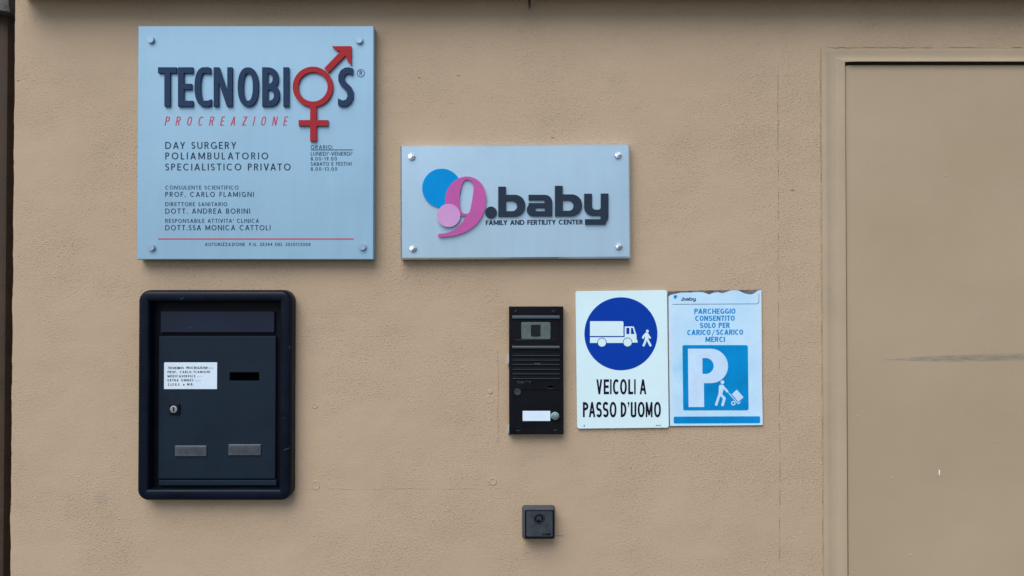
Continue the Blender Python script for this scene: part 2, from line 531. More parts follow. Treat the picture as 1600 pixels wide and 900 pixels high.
DOOR_X = W(1700, 450)[0]
M = {}
M['wall'] = wall_mat()
M['door'] = door_mat()
M['frame'] = grime(new_mat('door_frame_paint', (.42, .33, .22), .5, spec=.35), (.40, .318, .215), .05, 6, .0005, .1, 60)
M['ledge'] = grime(new_mat('ledge_paint', (.30, .22, .15), .8), (.20, .145, .095), .15, 6, .001)
M['alu_a'] = alu_mat('satin_blue_grey_metal', (.262, .436, .573), .45, .35)
M['alu_b'] = alu_mat('satin_silver_metal', (.387, .545, .665), .38, .45)
M['cap'] = alu_mat('satin_cap_metal', (.29, .42, .54), .4, .5, False)
M['edge'] = alu_mat('lit_bevel_and_cap_metal', (.62, .72, .82), .28, .8, False)  # screw cap metal; its paleness also paints reflected sky on the plaque bevel
M['navy'] = grime(new_mat('navy_acrylic', (.03, .05, .085), .6, spec=.15), (.015, .038, .090), .1, 30, .0001)
M['slate'] = grime(new_mat('slate_acrylic', (.03, .045, .07), .6, spec=.15), (.017, .031, .055), .1, 30, .0001)
M['red'] = grime(new_mat('red_acrylic', (.42, .035, .05), .55, spec=.15), (.34, .020, .028), .06, 30, .0001)
M['ink_red'] = new_mat('red_ink', (.42, .03, .06), .6)
M['ink_navy'] = new_mat('navy_ink', (.018, .036, .075), .7, spec=.1)
M['ink_grey'] = new_mat('engraved_grey', (.05, .055, .065), .5)
M['blue_disc'] = grime(new_mat('azure_acrylic', (.0, .24, .68), .55, spec=.08), (.0, .25, .62), .04, 20, .0001)
M['pink'] = grime(new_mat('pink_acrylic', (.50, .11, .36), .55, spec=.15), (.46, .095, .33), .04, 20, .0001)
M['pale_pink'] = grime(new_mat('pale_pink_acrylic', (.62, .34, .62), .55, spec=.15), (.55, .29, .56), .04, 20, .0001)
M['box_frame'] = grime(new_mat('dark_navy_enamel', (.006, .010, .018), .34, spec=.14), (.0022, .0055, .0135), .2, 16, .00015, .12)
M['box_inner'] = grime(new_mat('dark_recess_enamel', (.006, .008, .012), .5, spec=.12), (.0025, .004, .008), .2, 16, .0001)
M['box_door'] = grime(new_mat('slate_enamel', (.02, .028, .04), .5, spec=.15), (.0075, .0165, .029), .1, 9, .0002, .14)
M['box_flap'] = grime(new_mat('slate_flap_enamel', (.02, .028, .04), .5, spec=.18), (.009, .015, .032), .1, 9, .0002, .14)
M['black'] = new_mat('matt_black', (.0008, .0008, .001), 1.0, spec=0)
M['white_label'] = grime(new_mat('white_label', (.62, .74, .84), .4), (.62, .74, .84), .03, 20, 0)
M['white_blank'] = grime(new_mat('white_name_plate', (.66, .80, .92), .35), (.66, .80, .92), .03, 20, 0)
M['metal'] = new_mat('nickel', (.55, .57, .60), .3, 1.0)
M['plastic_clear'] = grime(new_mat('clear_cover_plastic', (.10, .115, .14), .22), (.060, .072, .092), .12, 60, 0)
M['card_strip'] = grime(new_mat('faded_card', (.05, .055, .065), .6), (.040, .046, .056), .25, 60, 0)
M['ic_body'] = grime(new_mat('black_anodised', (.006, .007, .010), .45, spec=.15), (.0022, .0032, .006), .2, 24, .00012, .15)
M['ic_rib'] = new_mat('pale_rib_and_chip', (.05, .062, .085), .4)  # paler than the intercom body: ribs, marks and mailbox chips
M['glass'] = grime(new_mat('lens_window', (.10, .135, .135), .2), (.085, .115, .115), .15, 90, 0)
M['lens'] = new_mat('camera_lens', (.006, .010, .012), .1)
M['button_green'] = new_mat('green_ring', (.01, .36, .22), .5, spec=.1)
M['sealant'] = grime(new_mat('white_sealant', (.62, .66, .72), .5), (.40, .43, .46), .05, 60, .0003)
M['key_base'] = grime(new_mat('grey_box_plastic', (.085, .09, .10), .5, spec=.2), (.06, .066, .08), .15, 40, .0002)
M['key_face'] = grime(new_mat('slate_face_plate', (.055, .065, .075), .45, spec=.2), (.038, .047, .055), .18, 50, .0002)
M['sign_white'] = grime(new_mat('white_sign_film', (.66, .84, .93), .4, spec=.3), (.625, .815, .86), .025, 8, 0)
M['sign_blue'] = grime(new_mat('blue_sign_film', (.004, .05, .40), .4, spec=.12), (.0, .040, .345), .04, 12, 0)
M['ink_black'] = new_mat('violet_black_ink', (.006, .005, .022), .6, spec=.1)
M['sheet_edge'] = new_mat('aluminium_edge', (.5, .55, .6), .4, .8)
M['chip'] = new_mat('bare_white_chip', (.8, .85, .9), .6)
M['flake'] = grime(new_mat('plaster_flake', (.46, .36, .26), .8), (.47, .355, .245), .06, 60, .0004)
M['twig'] = new_mat('black_rubber', (.01, .009, .012), .7)
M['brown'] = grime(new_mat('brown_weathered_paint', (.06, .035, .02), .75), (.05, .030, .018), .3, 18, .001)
M['stone'] = grime(new_mat('grey_rough_stone', (.18, .17, .165), .9), (.085, .08, .078), .35, 40, .004)

def poster_mat():
    m = new_mat('faded_blue_poster', (.46, .66, .88), .45)
    k = NT(m); co = k.co(); X, Y, Z = k.xyz(co)
    n1 = k.noise(co, 12, 4, .6)
    col = k.mix(k.rng(n1, .3, .7), (.44, .68, .88), (.52, .75, .91))
    edge = k.rng(k.m('ABSOLUTE', k.m('ADD', X, k.m('MULTIPLY', k.m('SUBTRACT', n1, .5), .02))), .088, .112)
    col = k.mix(k.m('MULTIPLY', edge, .6), col, (.60, .72, .86))
    # water stain below the torn corner
    d = k.n('ShaderNodeVectorMath', operation='DISTANCE'); k.l(co, d.inputs[0]); d.inputs[1].default_value = (-.065, -.004, .137)
    stn = k.rng(k.m('ADD', d.outputs['Value'], k.m('MULTIPLY', k.m('SUBTRACT', k.noise(co, 40, 3), .5), .06)), .015, .045, 1, 0)
    col = k.mix(k.m('MULTIPLY', stn, .6), col, (.26, .60, .84))
    low = k.rng(Z, -.15, .02, .6, 0)
    col = k.mix(k.m('MULTIPLY', low, k.rng(n1, .25, .75)), col, (.36, .60, .88))
    k.l(col, k.b.inputs['Base Color'])
    k.l(k.bump(k.noise(co, 16, 3), .0035, .35), k.b.inputs['Normal'])
    return m
M['poster'] = poster_mat()
M['poster_blue'] = grime(new_mat('process_blue_print', (.005, .235, .62), .5, spec=.1), (.0, .228, .55), .12, 16, 0)
M['poster_cyan'] = new_mat('cyan_print', (.0, .25, .60), .6, spec=.1)
M['poster_pale'] = grime(new_mat('pale_print', (.50, .66, .90), .45), (.51, .70, .89), .05, 26, 0)
M['poster_navy'] = new_mat('dark_print', (.03, .055, .13), .6)
M['backing'] = grime(new_mat('weathered_shaded_backing', (.22, .20, .20), .8), (.12, .11, .115), .55, 60, .001)  # weathered board, darkened to carry the shadow along the torn edge

def screw_mat():
    m = new_mat('turned_metal', (.75, .80, .86), .25, 1.0)
    k = NT(m)
    k.b.inputs['Anisotropic'].default_value = .85
    tg = k.n('ShaderNodeTangent', direction_type='RADIAL', axis='Y'); k.l(tg.outputs[0], k.b.inputs['Tangent'])
    return m
M['screw'] = screw_mat()

def ground_mat():
    m = new_mat('pavement_concrete', (.22, .21, .195), .9)
    k = NT(m); co = k.co()
    n1 = k.noise(co, .8, 5, .6); n2 = k.noise(co, 60, 4, .6)
    k.l(k.mix(k.rng(n1, .3, .7), (.085, .083, .08), (.13, .126, .12)), k.b.inputs['Base Color'])
    k.l(k.bump(n2, .002, .6), k.b.inputs['Normal'])
    return m
M['ground'] = ground_mat()

# ------------------------------------------------------------------ setting
def plane_obj(name, x0, y0, x1, y1, z, mat):
    bm = bmesh.new()
    bm.faces.new([bm.verts.new(p) for p in ((x0, y0, z), (x1, y0, z), (x1, y1, z), (x0, y1, z))])
    return finish(name, bm, mat)
g = plane_obj('pavement', -400, -800, 400, 40, 0, M['ground'])
g['kind'] = 'structure'

# main rendered wall with the door opening; its left edge is a little ragged
XL = W(20, 450)[0]
XR = 3.4
door_l = W(1286, 450)[0]; door_t = W(1400, 76)[1]; door_r = door_l + 1.16
left = []
z = 0.0
while z < 3.6:
    left.append((XL + .0022 * noise.noise((0, 0, z * 14)) + .0012 * noise.noise((3, 0, z * 60)), z)); z += .012
outline = [(XR, 0.0)] + [(XR, 3.6)] + left[::-1]
wall = solid2d('plaster_wall', [outline], [rect(door_l, -.2, door_r, door_t)], 0.0, -.30, M['wall'])
tag(wall, 'tan painted plaster wall carrying the plaques, mailbox, intercom and signs', 'wall')

# filled screw holes, plaster blisters and a lifted paint flake belong to the wall
def patch(cx, cy, r, hgt, ringy=False, mat='wall', name='plaster_patch', sq=1.0):
    n = 14
    ph = rnd.random() * 9
    base = [1 + .22 * noise.noise((ph, math.cos(2 * math.pi * k / n), math.sin(2 * math.pi * k / n))) for k in range(n)]
    def lp(f): return [W(cx + r * f * base[k] * math.cos(2 * math.pi * k / n), cy + r * f * sq * base[k] * math.sin(2 * math.pi * k / n)) for k in range(n)]
    prof = [(1.06, -.001), (1.0, hgt * .7), (.86, hgt), (.68, hgt * (.25 if ringy else 1.0)), (.4, hgt * (.2 if ringy else 1.05))]
    return loft(name, [(lp(f), d) for f, d in prof], M[mat], wall, smooth=60)
patch(492, 634, 4.5, .0011, True); patch(494, 758, 6, .0009, True, sq=1.35)
patch(766.5, 612, 3.2, .0016); patch(765.5, 624, 6.5, .0007, True); patch(770, 752, 6, .0012, True)
for cx, cy, r_ in ((877, 612, 2.0), (1238, 296, 3.2), (655, 121, 2.2), (716, 117, 2.4), (863, 214, 2.6), (28, 125, 2.0)):
    patch(cx, cy, r_, .0012, False, 'wall', 'plaster_blister', .45)
# ridge of filler left of the intercom
rid = [(774, 545), (777, 545), (779, 600), (777.5, 640), (779, 688), (776, 690), (774, 640), (775.5, 600)]
solid2d('filler_ridge', [PX(rid, .001)], [], .001, -.001, M['wall'], wall)
# curled flake right of the key switch
bm = bmesh.new()
prev = None
for k in range(9):
    t = k / 8
    p = W(868.5 + 13 * t, 837.5 - 1.6 * math.sin(t * 2.6) + 1.8 * t ** 3, .004)
    cur = [bm.verts.new((p[0], -.0005 - .006 * math.sin(math.pi * t), p[1] - .0006 - .0008 * math.sin(math.pi * t))), bm.verts.new((p[0], -.0015 - .007 * math.sin(math.pi * t), p[1] + .0008))]
    if prev: bm.faces.new([prev[0], cur[0], cur[1], prev[1]])
    prev = cur
finish('paint_flake', bm, M['flake'], wall, 60)

# projecting ledge just above the picture
LZ = W(800, -3)[1]
LX = W(42, 0)[0]
bm = bmesh.new()
pro = [(0.0, 0), (.072, 0), (.085, .013), (.085, .09), (.02, .13), (0, .13)]   # out, up
rows = []
for xx in (LX, XR):
    rows.append([bm.verts.new((xx, -a - .0005, LZ + b)) for a, b in pro])
for i in range(len(pro)):
    j = (i + 1) % len(pro)
    bm.faces.new([rows[0][i], rows[0][j], rows[1][j], rows[1][i]])
bm.faces.new(rows[0]); bm.faces.new(rows[1][::-1])
ledge = finish('ledge', bm, M['ledge'], loc=(LX, 0, LZ))
tag(ledge, 'projecting dark painted ledge running along the top of the plaster wall', 'ledge')

# cable end hanging from the ledge
bm = bmesh.new()
prev = None
for k in range(8):
    t = k / 7
    p = W(826.2 + 1.8 * math.sin(t * 2.2) - .6 * t, -4 + 19 * t, .03)
    rr_ = .0030 * (1 - .75 * t ** 3)
    cur = [bm.verts.new((p[0] + rr_ * math.cos(a * math.pi / 4), -.03 + rr_ * math.sin(a * math.pi / 4), p[1])) for a in range(8)]
    if prev:
        for a in range(8): bm.faces.new([prev[a], prev[(a + 1) % 8], cur[(a + 1) % 8], cur[a]])
    prev = cur
bm.faces.new(prev)
p = W(826, -4, .03)
cb = finish('cable_end', bm, M['twig'], None, 60, (p[0], -.03, p[1]))
tag(cb, 'short dark cable end hanging from the ledge at the top', 'cable')

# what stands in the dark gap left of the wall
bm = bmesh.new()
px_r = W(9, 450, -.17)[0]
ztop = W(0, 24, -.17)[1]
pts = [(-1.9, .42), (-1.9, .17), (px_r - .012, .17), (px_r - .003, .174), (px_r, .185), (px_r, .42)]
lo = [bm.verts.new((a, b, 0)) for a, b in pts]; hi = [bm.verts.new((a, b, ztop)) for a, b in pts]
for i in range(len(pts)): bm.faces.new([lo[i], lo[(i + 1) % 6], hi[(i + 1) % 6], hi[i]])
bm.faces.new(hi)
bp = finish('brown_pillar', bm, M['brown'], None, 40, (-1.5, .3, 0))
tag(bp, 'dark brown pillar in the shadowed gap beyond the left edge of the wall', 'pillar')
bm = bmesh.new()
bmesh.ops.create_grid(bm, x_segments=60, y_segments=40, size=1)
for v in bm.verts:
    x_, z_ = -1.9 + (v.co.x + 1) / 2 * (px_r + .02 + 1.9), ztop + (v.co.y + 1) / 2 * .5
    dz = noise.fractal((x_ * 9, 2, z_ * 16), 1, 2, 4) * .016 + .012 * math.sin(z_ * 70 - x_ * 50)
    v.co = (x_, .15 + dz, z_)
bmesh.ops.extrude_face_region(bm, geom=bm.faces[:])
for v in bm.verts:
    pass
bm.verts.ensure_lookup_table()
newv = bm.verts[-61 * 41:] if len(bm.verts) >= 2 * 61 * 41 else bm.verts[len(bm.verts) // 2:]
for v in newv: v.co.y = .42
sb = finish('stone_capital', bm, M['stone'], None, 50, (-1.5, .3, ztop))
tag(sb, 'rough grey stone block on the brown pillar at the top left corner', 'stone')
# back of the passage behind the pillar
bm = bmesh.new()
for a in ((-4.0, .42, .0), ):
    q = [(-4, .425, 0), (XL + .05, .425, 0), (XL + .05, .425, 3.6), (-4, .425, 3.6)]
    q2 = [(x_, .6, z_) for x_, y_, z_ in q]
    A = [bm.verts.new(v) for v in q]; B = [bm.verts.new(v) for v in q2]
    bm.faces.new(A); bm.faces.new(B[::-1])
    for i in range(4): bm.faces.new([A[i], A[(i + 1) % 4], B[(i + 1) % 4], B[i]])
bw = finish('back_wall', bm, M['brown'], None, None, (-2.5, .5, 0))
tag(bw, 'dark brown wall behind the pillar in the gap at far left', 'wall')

# ------------------------------------------------------------------ door
door = thing('metal_door', 'tan painted flush door with raised frame and grey scuff on the right', 'door', (DOOR_X, 0, 0))
def jamb(prof_px, prof_top):
    """frame swept up the left jamb and along the head with a mitre, right jamb mirrored"""
    bm = bmesh.new()
    L, T_ = [], []
    for (dx, dep), (dy, dep2) in zip(prof_px, prof_top):
        xx = W(1284 + dx, 450, dep)[0]; zz = W(1400, 75.5 + dy, dep2)[1]
        L.append((xx, dep)); T_.append((zz, dep2))
    cols = []
    for (xx, dep), (zz, dep2) in zip(L, T_):
        xr = door_r + door_l - xx
        cols.append([bm.verts.new((xx, -dep, 0)), bm.verts.new((xx, -dep, zz)) if abs(dep - dep2) < 1e-6 else bm.verts.new((xx, -(dep + dep2) / 2, zz)),
                     bm.verts.new((xr, -(dep + dep2) / 2, zz)), bm.verts.new((xr, -dep, 0)), bm.verts.new((xx + .02, -dep2, zz)), bm.verts.new((xr - .02, -dep2, zz))])
    for a, b in zip(cols, cols[1:]):
        bm.faces.new([a[0], b[0], b[1], a[1]])
        bm.faces.new([a[1], b[1], b[4], a[4]])
        bm.faces.new([a[4], b[4], b[5], a[5]])
        bm.faces.new([a[5], b[5], b[2], a[2]])
        bm.faces.new([a[2], b[2], b[3], a[3]])
    return finish('frame', bm, M['frame'], door, 25)
jamb([(0, -.012), (1, .0025), (2.5, .0050), (8, .0050), (11, .0022), (21.5, .0010), (23.0, .0034), (36, .0040), (37.2, .0030), (37.4, -.05)],
     [(0, -.012), (.8, .0020), (1.6, .0030), (5, .0030), (8, .0030), (13, .0030), (15, .0035), (19.0, .0110), (20.5, .0115), (20.6, -.05)])
# leaf
lx0 = W(1322.7, 450, -.0005)[0]; lx1 = door_r + door_l - lx0; lz1 = W(1400, 101.5, 0)[1]
loops = []
for ins, dep in ((0, -.045), (0, -.0015), (.0008, .0002), (.002, .0005)):
    rad = .006
    pts = [(lx0 + ins, .008), ]
    for k in range(7):
        a = R(180 - 90 * k / 6); pts.append((lx0 + ins + rad + rad * math.cos(a), lz1 - ins - rad + rad * math.sin(a)))
    for k in range(7):
        a = R(90 - 90 * k / 6); pts.append((lx1 - ins - rad + rad * math.cos(a), lz1 - ins - rad + rad * math.sin(a)))
    pts.append((lx1 - ins, .008))
    loops.append((pts, dep))
leaf = loft('leaf', loops, M['door'], door, smooth=40)
# dark rebate behind the gaps
bm = bmesh.new()
q = [(door_l - .02, .052, .002), (door_r + .02, .052, .002), (door_r + .02, .052, door_t + .02), (door_l - .02, .052, door_t + .02)]
bm.faces.new([bm.verts.new(v) for v in q])
finish('rebate', bm, M['frame'], door)
printed('paint_chip', [rect(1467, 734, 1468.6, 742)], .0005, M['chip'], door)
printed('paint_chip', [[(1542, 528), (1542.8, 528), (1543, 546), (1542.4, 547)]], .0005, M['flake'], door)

for nx_, ny_, nr in ((1478, 274, 1.6), (1395, 747, 1.4), (1422, 867, 1.8), (1340, 650, 1.2), (1556, 690, 1.3), (1500, 180, 1.2)):
    lathe('paint_nick', nx_, ny_, [(nr * .0016, -.0004), (nr * .0013, .0012), (nr * .0005, .0016)], M['flake'], door, 9)

# ------------------------------------------------------------------ large plaque
TD = .028
pc = W(401, 405)
plq = thing('clinic_plaque', 'large square blue-grey metal plaque with red gender symbol, upper left of the wall', 'plaque', (pc[0], 0, pc[1]))
cx, cz, pw, phh = rectw(215.5, 40.5, 585, 405.5, TD)
cx0 = W(216, 0, TD)[0]; cx1 = W(584.3, 0, TD)[0]
cx = (cx0 + cx1) / 2; pw = cx1 - cx0
loft('plate', [(rr(cx, cz, pw, phh, .0012), .004), (rr(cx, cz, pw, phh, .0012), TD - .0016), (rr(cx, cz, pw - .0012, phh - .0012, .001), TD - .0005), (rr(cx, cz, pw - .0032, phh - .0032, .0006), TD)], M['alu_a'], plq, smooth=30, capback=True)
for sx, sy in ((234.5, 61.5), (561, 62), (235.5, 386.5), (566, 385.5)):
    lathe('screw', sx, sy, [(.0080, TD - .001), (.0080, TD + .0060), (.0076, TD + .0065)], M['cap'], plq, smooth=22)
c1 = crop(4, 200, 30)
def big(ch, x0, x1, y0=300, y1=545, tx=38, ty=36):
    w_, h_ = x1 - x0, y1 - y0
    return [c1([(x0 + a, y1 - b) for a, b in p]) for p in glyph(ch, w_, h_, tx, ty, 2.3)]
def rounded_bits(x0, x1, ch): return []
for ch, x0, x1 in (('T', 187, 302), ('E', 312, 405), ('N', 535, 651), ('O', 685, 815), ('B', 838, 947), ('I', 970, 1008)):
    raised('raised_letter', big(ch, x0, x1, tx=31 if ch in 'N' else 35.5), TD, .006, M['navy'], plq)
raised('raised_letter', [c1([(a, b) for a, b in p]) for p in
       [[(q[0], q[1]) for q in poly] for poly in [[(415 + 62 + a, 422 - b) for a, b in pp] for pp in ring(0, 0, 62, 123, 100, 260, 38, 34, 2.3, 20)]]] +
       [c1(p) for p in ([(462, 300), (500, 299), (516, 304), (516, 342), (500, 338), (466, 336)], [(462, 545), (500, 546), (520, 538), (520, 500), (500, 508), (466, 510)])],
       TD, .006, M['navy'], plq)
sp = [(1406, 308), (1380, 300), (1355, 302), (1328, 320), (1314, 350), (1314, 385), (1328, 412), (1352, 434), (1368, 456), (1372, 480), (1362, 502), (1340, 508), (1312, 494),
      (1312, 536), (1336, 546), (1364, 544), (1392, 524), (1408, 490), (1408, 452), (1394, 422), (1368, 398), (1352, 378), (1352, 354), (1366, 340), (1384, 340), (1404, 348)]
raised('raised_letter', [c1(sp)], TD, .006, M['navy'], plq)
sym = [c1(p) for p in ring(1155, 422, 126, 126, 0, 360, 34, 34, 2, 48)]
sym += [c1([(1226, 306), (1252, 334), (1358, 226), (1330, 198)]), c1([(1275, 168), (1395, 168), (1395, 288), (1383, 272), (1369, 256), (1360, 228), (1332, 200), (1306, 196), (1290, 184)]),
        c1([(1138, 530), (1178, 530), (1178, 762), (1138, 762)]), c1([(1066, 630), (1250, 630), (1250, 666), (1066, 666)])]
raised('gender_symbol', sym, TD, .0062, M['red'], plq)
reg = [c1(p) for p in ring(1455, 338, 25, 25, 0, 360, 4.0, 4.0, 2, 28)] + [c1([(1447 + a, 351 - b) for a, b in p]) for p in glyph('R', 17, 28, 4.2, 3.8)]
printed('registered_mark', reg, TD, M['ink_navy'], plq)
def line(s, x0, x1, yb, h, mat='ink_navy', parent=None, dep=TD, cr=c1, sc=4, name='text_line', **kw):
    x, y = cr([(x0, yb)])[0]
    return printed(name, text(s, x, y, h / sc, (x1 - x0) / sc, **kw), dep, M[mat], parent or plq)
line('PROCREAZIONE', 228, 990, 664, 56, 'ink_red', style='cond', bold=(.115, .1), slant=.2)
c2 = crop(4, 200, 200)
T2 = dict(cr=c2)
for s, x0, x1, yb, h in (('DAY SURGERY', 233, 676, 130, 43), ('POLIAMBULATORIO', 233, 876, 196, 43), ('SPECIALISTICO PRIVATO', 233, 1016, 265, 43),
                         ('CONSULENTE SCIENTIFICO', 233, 690, 384, 24), ('PROF. CARLO FLAMIGNI', 233, 786, 430, 31),
                         ('DIRETTORE SANITARIO', 233, 620, 488, 24), ('DOTT. ANDREA BORINI', 233, 762, 535, 32),
                         ("RESPONSABILE ATTIVITA' CLINICA", 233, 818, 592, 24), ('DOTT.SSA MONICA CATTOLI', 233, 890, 639, 32),
                         ('ORARIO:', 1142, 1282, 131, 24), ("LUNEDI'-VENERDI'", 1142, 1402, 172, 23), ('8.00-19.00', 1142, 1305, 203, 22),
                         ('SABATO E FESTIVI', 1142, 1397, 235, 22), ('8.00-13.00', 1142, 1307, 267, 22),
                         ('AUTORIZZAZIONE  P.G. 25344 DEL 30/01/2008', 481, 1140, 737, 20)):
    line(s, x0, x1, yb, h, style='wide', cr=c2, bold=(.15, .13))
printed('rule_line', [c2(rect(1142, 134.5, 1403, 139))], TD, M['ink_navy'], plq)
printed('rule_line', [c2(rect(189, 690, 1410, 697))], TD, M['ink_red'], plq)

# ------------------------------------------------------------------ smaller plaque
BD = .026
pc = W(806, 403)
pl2 = thing('fertility_plaque', 'smaller oblong silver plaque with pink numeral nine and blue disc', 'plaque', (pc[0], 0, pc[1]))
BA = R(.32)
cx, cz, pw, phh = rectw(625.5, 225.5, 985.5, 404.5, BD)
ch = .0050
loft('lit_bevel', [(rr(cx, cz, pw, phh, .0006, BA), .003), (rr(cx, cz, pw, phh, .0006, BA), BD - ch), (rr(cx, cz, pw - 2 * ch * .8, phh - 2 * ch * .8, .0004, BA), BD - .0003)], M['edge'], pl2, smooth=20, cap=False)  # plate bevel in paler metal, painting in the sky's reflection
loft('plate', [(rr(cx, cz, pw - 2 * ch * .8, phh - 2 * ch * .8, .0004, BA), BD - .002), (rr(cx, cz, pw - 2 * ch * .8, phh - 2 * ch * .8, .0004, BA), BD)], M['alu_b'], pl2, smooth=20)
for sx, sy in ((643.3, 244.5), (966, 242.3), (645.6, 388.2), (967, 384.8)):
    sc_ = lathe('screw', sx, sy, [(.0080, BD - .001), (.0080, BD + .0030), (.0078, BD + .0036)], M['edge'], pl2, 32, capped=False, smooth=22)
    # turned face: facets shaped to imitate light and dark reflection wedges
    xx, zz = W(sx, sy, BD + .0036)
    bm = bmesh.new()
    mid_ = bm.verts.new((xx, -BD - .0046, zz))
    rg = [bm.verts.new((xx + .0078 * math.cos(R(a)), -BD - (.0034 if (k // 2) % 2 else .0052), zz + .0078 * math.sin(R(a)))) for k, a in enumerate(range(12, 372, 45))]
    for k in range(8): bm.faces.new([mid_, rg[k], rg[(k + 1) % 8]])
    finish('screw_face', bm, M['screw'], sc_, loc=(xx, -BD - .0036, zz))
c5 = crop(6.925, 650, 250)
raised('blue_disc', [c5(circ(278, 304, 211, 64))], BD, .004, M['blue_disc'], pl2)
outer = [(545, 178), (620, 190), (690, 235), (735, 300), (758, 390), (755, 470), (735, 560), (690, 650), (620, 725), (530, 780), (430, 815), (330, 832), (262, 833), (241, 826), (240, 806), (256, 798),
         (320, 791), (390, 768), (450, 728), (500, 675), (534, 622)]
rest = [(545, 604), (430, 604)]
lft = [(370, 590), (330, 540), (316, 470), (318, 390), (345, 310), (400, 240), (470, 195)]
sm_ = smooth_poly(outer + rest + lft, 4)
nine = sm_[: 4 * (len(outer) - 1) + 1] + rest + sm_[4 * (len(outer) + len(rest)):]
hole = smooth_poly([(555, 211), (598, 230), (622, 280), (618, 360), (602, 460), (583, 552), (563, 577), (520, 577), (490, 555), (474, 500), (470, 420), (480, 330), (500, 262), (525, 222)], 4)
raised('pink_numeral', [c5(nine)], BD, .0065, M['pink'], pl2, [c5(hole)])
raised('pale_pink_disc', [c5(circ(353, 600, 126, 56))], BD + .0066, .003, M['pale_pink'], pl2)
def baby():
    """the lower case word, traced shapes per letter: (solids, holes)"""
    out = [([circ(131, 395, 70, 40)], [])]
    out.append(([rect(217, 88, 309, 445), rrect(250, 185, 540, 445, 0, 125, 125, 0)], [rrect(312, 258, 442, 380, 6, 60, 60, 6)]))
    out.append(([rrect(578, 185, 862, 440, 0, 90, 0, 0), rrect(557, 283, 800, 440, 78, 0, 0, 78)],
                [rrect(560 - 30, 250, 772, 284, 0, 16, 16, 0), rrect(658, 340, 773, 380, 20, 0, 0, 20)]))
    out[-1] = ([rrect(578, 185, 862, 440, 0, 90, 0, 90), rrect(557, 284, 800, 440, 78, 0, 0, 78)], [rrect(540, 249, 772, 283.5, 0, 17, 17, 0), rrect(658, 340, 773, 380, 20, 0, 0, 20)])
    out.append(([rect(893, 78, 985, 440), rrect(925, 180, 1217, 440, 0, 125, 125, 0)], [rrect(987, 250, 1115, 375, 6, 60, 60, 6)]))
    out.append(([rrect(1242, 172, 1334, 432, 0, 0, 0, 0), rrect(1242, 300, 1500, 432, 0, 0, 0, 95), rrect(1440, 170, 1530, 538, 0, 0, 95, 0), rrect(1252, 475, 1500, 538, 0, 0, 0, 0)],
                [rrect(1334, 150, 1440, 362, 0, 0, 34, 42), rrect(1200, 432, 1436, 475, 0, 14, 14, 0), [(1236, 438), (1236, 340), (1243, 340), (1250, 368), (1268, 398), (1300, 422), (1337, 433)]]))
    return out
c6 = crop(1600 / 210, 750, 280)
nm = ['raised_dot', 'raised_letter', 'raised_letter', 'raised_letter', 'raised_letter']
for (sol, hol), nme in zip(baby(), nm):
    raised(nme, [c6(p) for p in sol], BD, .0055, M['slate'], pl2, [c6(p) for p in hol])
x, y = c6([(68, 547)])[0]
printed('text_line', text('FAMILY AND FERTILITY CENTER', x, y, 58 / 7.62, 1158 / 7.62, 'wide', R(.45), bold=(.25, .2), track=.06), BD, M['ink_navy'], pl2)

# ------------------------------------------------------------------ mailbox
mc = W(340, 781)
mb = thing('mailbox', 'dark navy wall mailbox with rounded frame and white name label', 'mailbox', (mc[0], 0, mc[1]))
FD = .036
cx, cz, mw, mh = rectw(219, 453, 461.5, 781, .022)
x1_ = W(461.5, 0, .006)[0]; mw -= cx + mw / 2 - x1_ - .0020; cx = x1_ + .0020 - mw / 2
prof = [(0, -.002), (0, .022), (.0008, .027), (.0026, .0315), (.0055, .0342), (.010, .0355), (.0215, .0358), (.0250, .0345), (.0264, .0315), (.0268, .027), (.0268, .006)]
R0 = .026
loft('frame', [(rr(cx, cz, mw - 2 * i, mh - 2 * i, max(R0 - i, .0015), 0, 8), d) for i, d in prof], M['box_frame'], mb, cap=False, smooth=50)
loft('recess', [(rr(cx, cz, mw - .052, mh - .052, .0015), .0065), (rr(cx, cz, mw - .0545, mh - .0545, .0015), .0066)], M['box_inner'], mb)
block('flap', (251, 487, 428.5, 519.5), .006, .0150, M['box_flap'], mb, .0006, .0012)
block('sill', (248, 750.5, 432, 758.5), .006, .0185, M['box_door'], mb, .0006, .0012)
bdoor = block('door', (248.5, 525.5, 430, 748), .006, .0165, M['box_door'], mb, .0008, .0010)
BDp = .0165
lab = block('name_label', (256.4, 566.3, 339, 608), BDp - .0005, BDp + .0012, M['white_label'], bdoor, .0004, .0003)
c7 = crop(9.47, 250, 560)
LD = BDp + .0012
def lab_line(parts):
    polys = []
    for s, x0, x1, yb, h, kw in parts:
        x, y = c7([(x0, yb)])[0]
        polys += text(s, x, y, h / 9.47, (x1 - x0) / 9.47, 'wide', R(.15), **kw)
    printed('lettering', polys, LD, M['ink_black'], bdoor, lift=.0003)
B_ = dict(bold=(.2, .16))
lab_line([('TECNOBIOS', 118, 350, 158, 34, B_), ('PROCREAZIONE', 380, 702, 156, 34, dict(bold=(.17, .14), slant=.2)), ('s.r.l.', 718, 786, 156, 26, dict(xh=.8))])
lab_line([('PROF.', 112, 248, 219, 34, B_), ('CARLO', 292, 464, 218, 34, B_), ('FLAMIGNI', 498, 738, 216, 34, B_)])
lab_line([('MEDICASERVICE', 112, 524, 280, 34, B_), ('s.r.l.', 556, 636, 278, 24, dict(xh=.8))])
lab_line([('EXTRA', 112, 272, 340, 34, B_), ('OMNES', 312, 494, 339, 34, B_), ('s.r.l.', 526, 606, 338, 24, dict(xh=.8))])
lab_line([('S.I.F.E.S.', 116, 300, 403, 34, B_), ('e', 340, 366, 402, 38, dict(bold=(.17, .14))), ('M.R.', 402, 494, 400, 34, B_)])
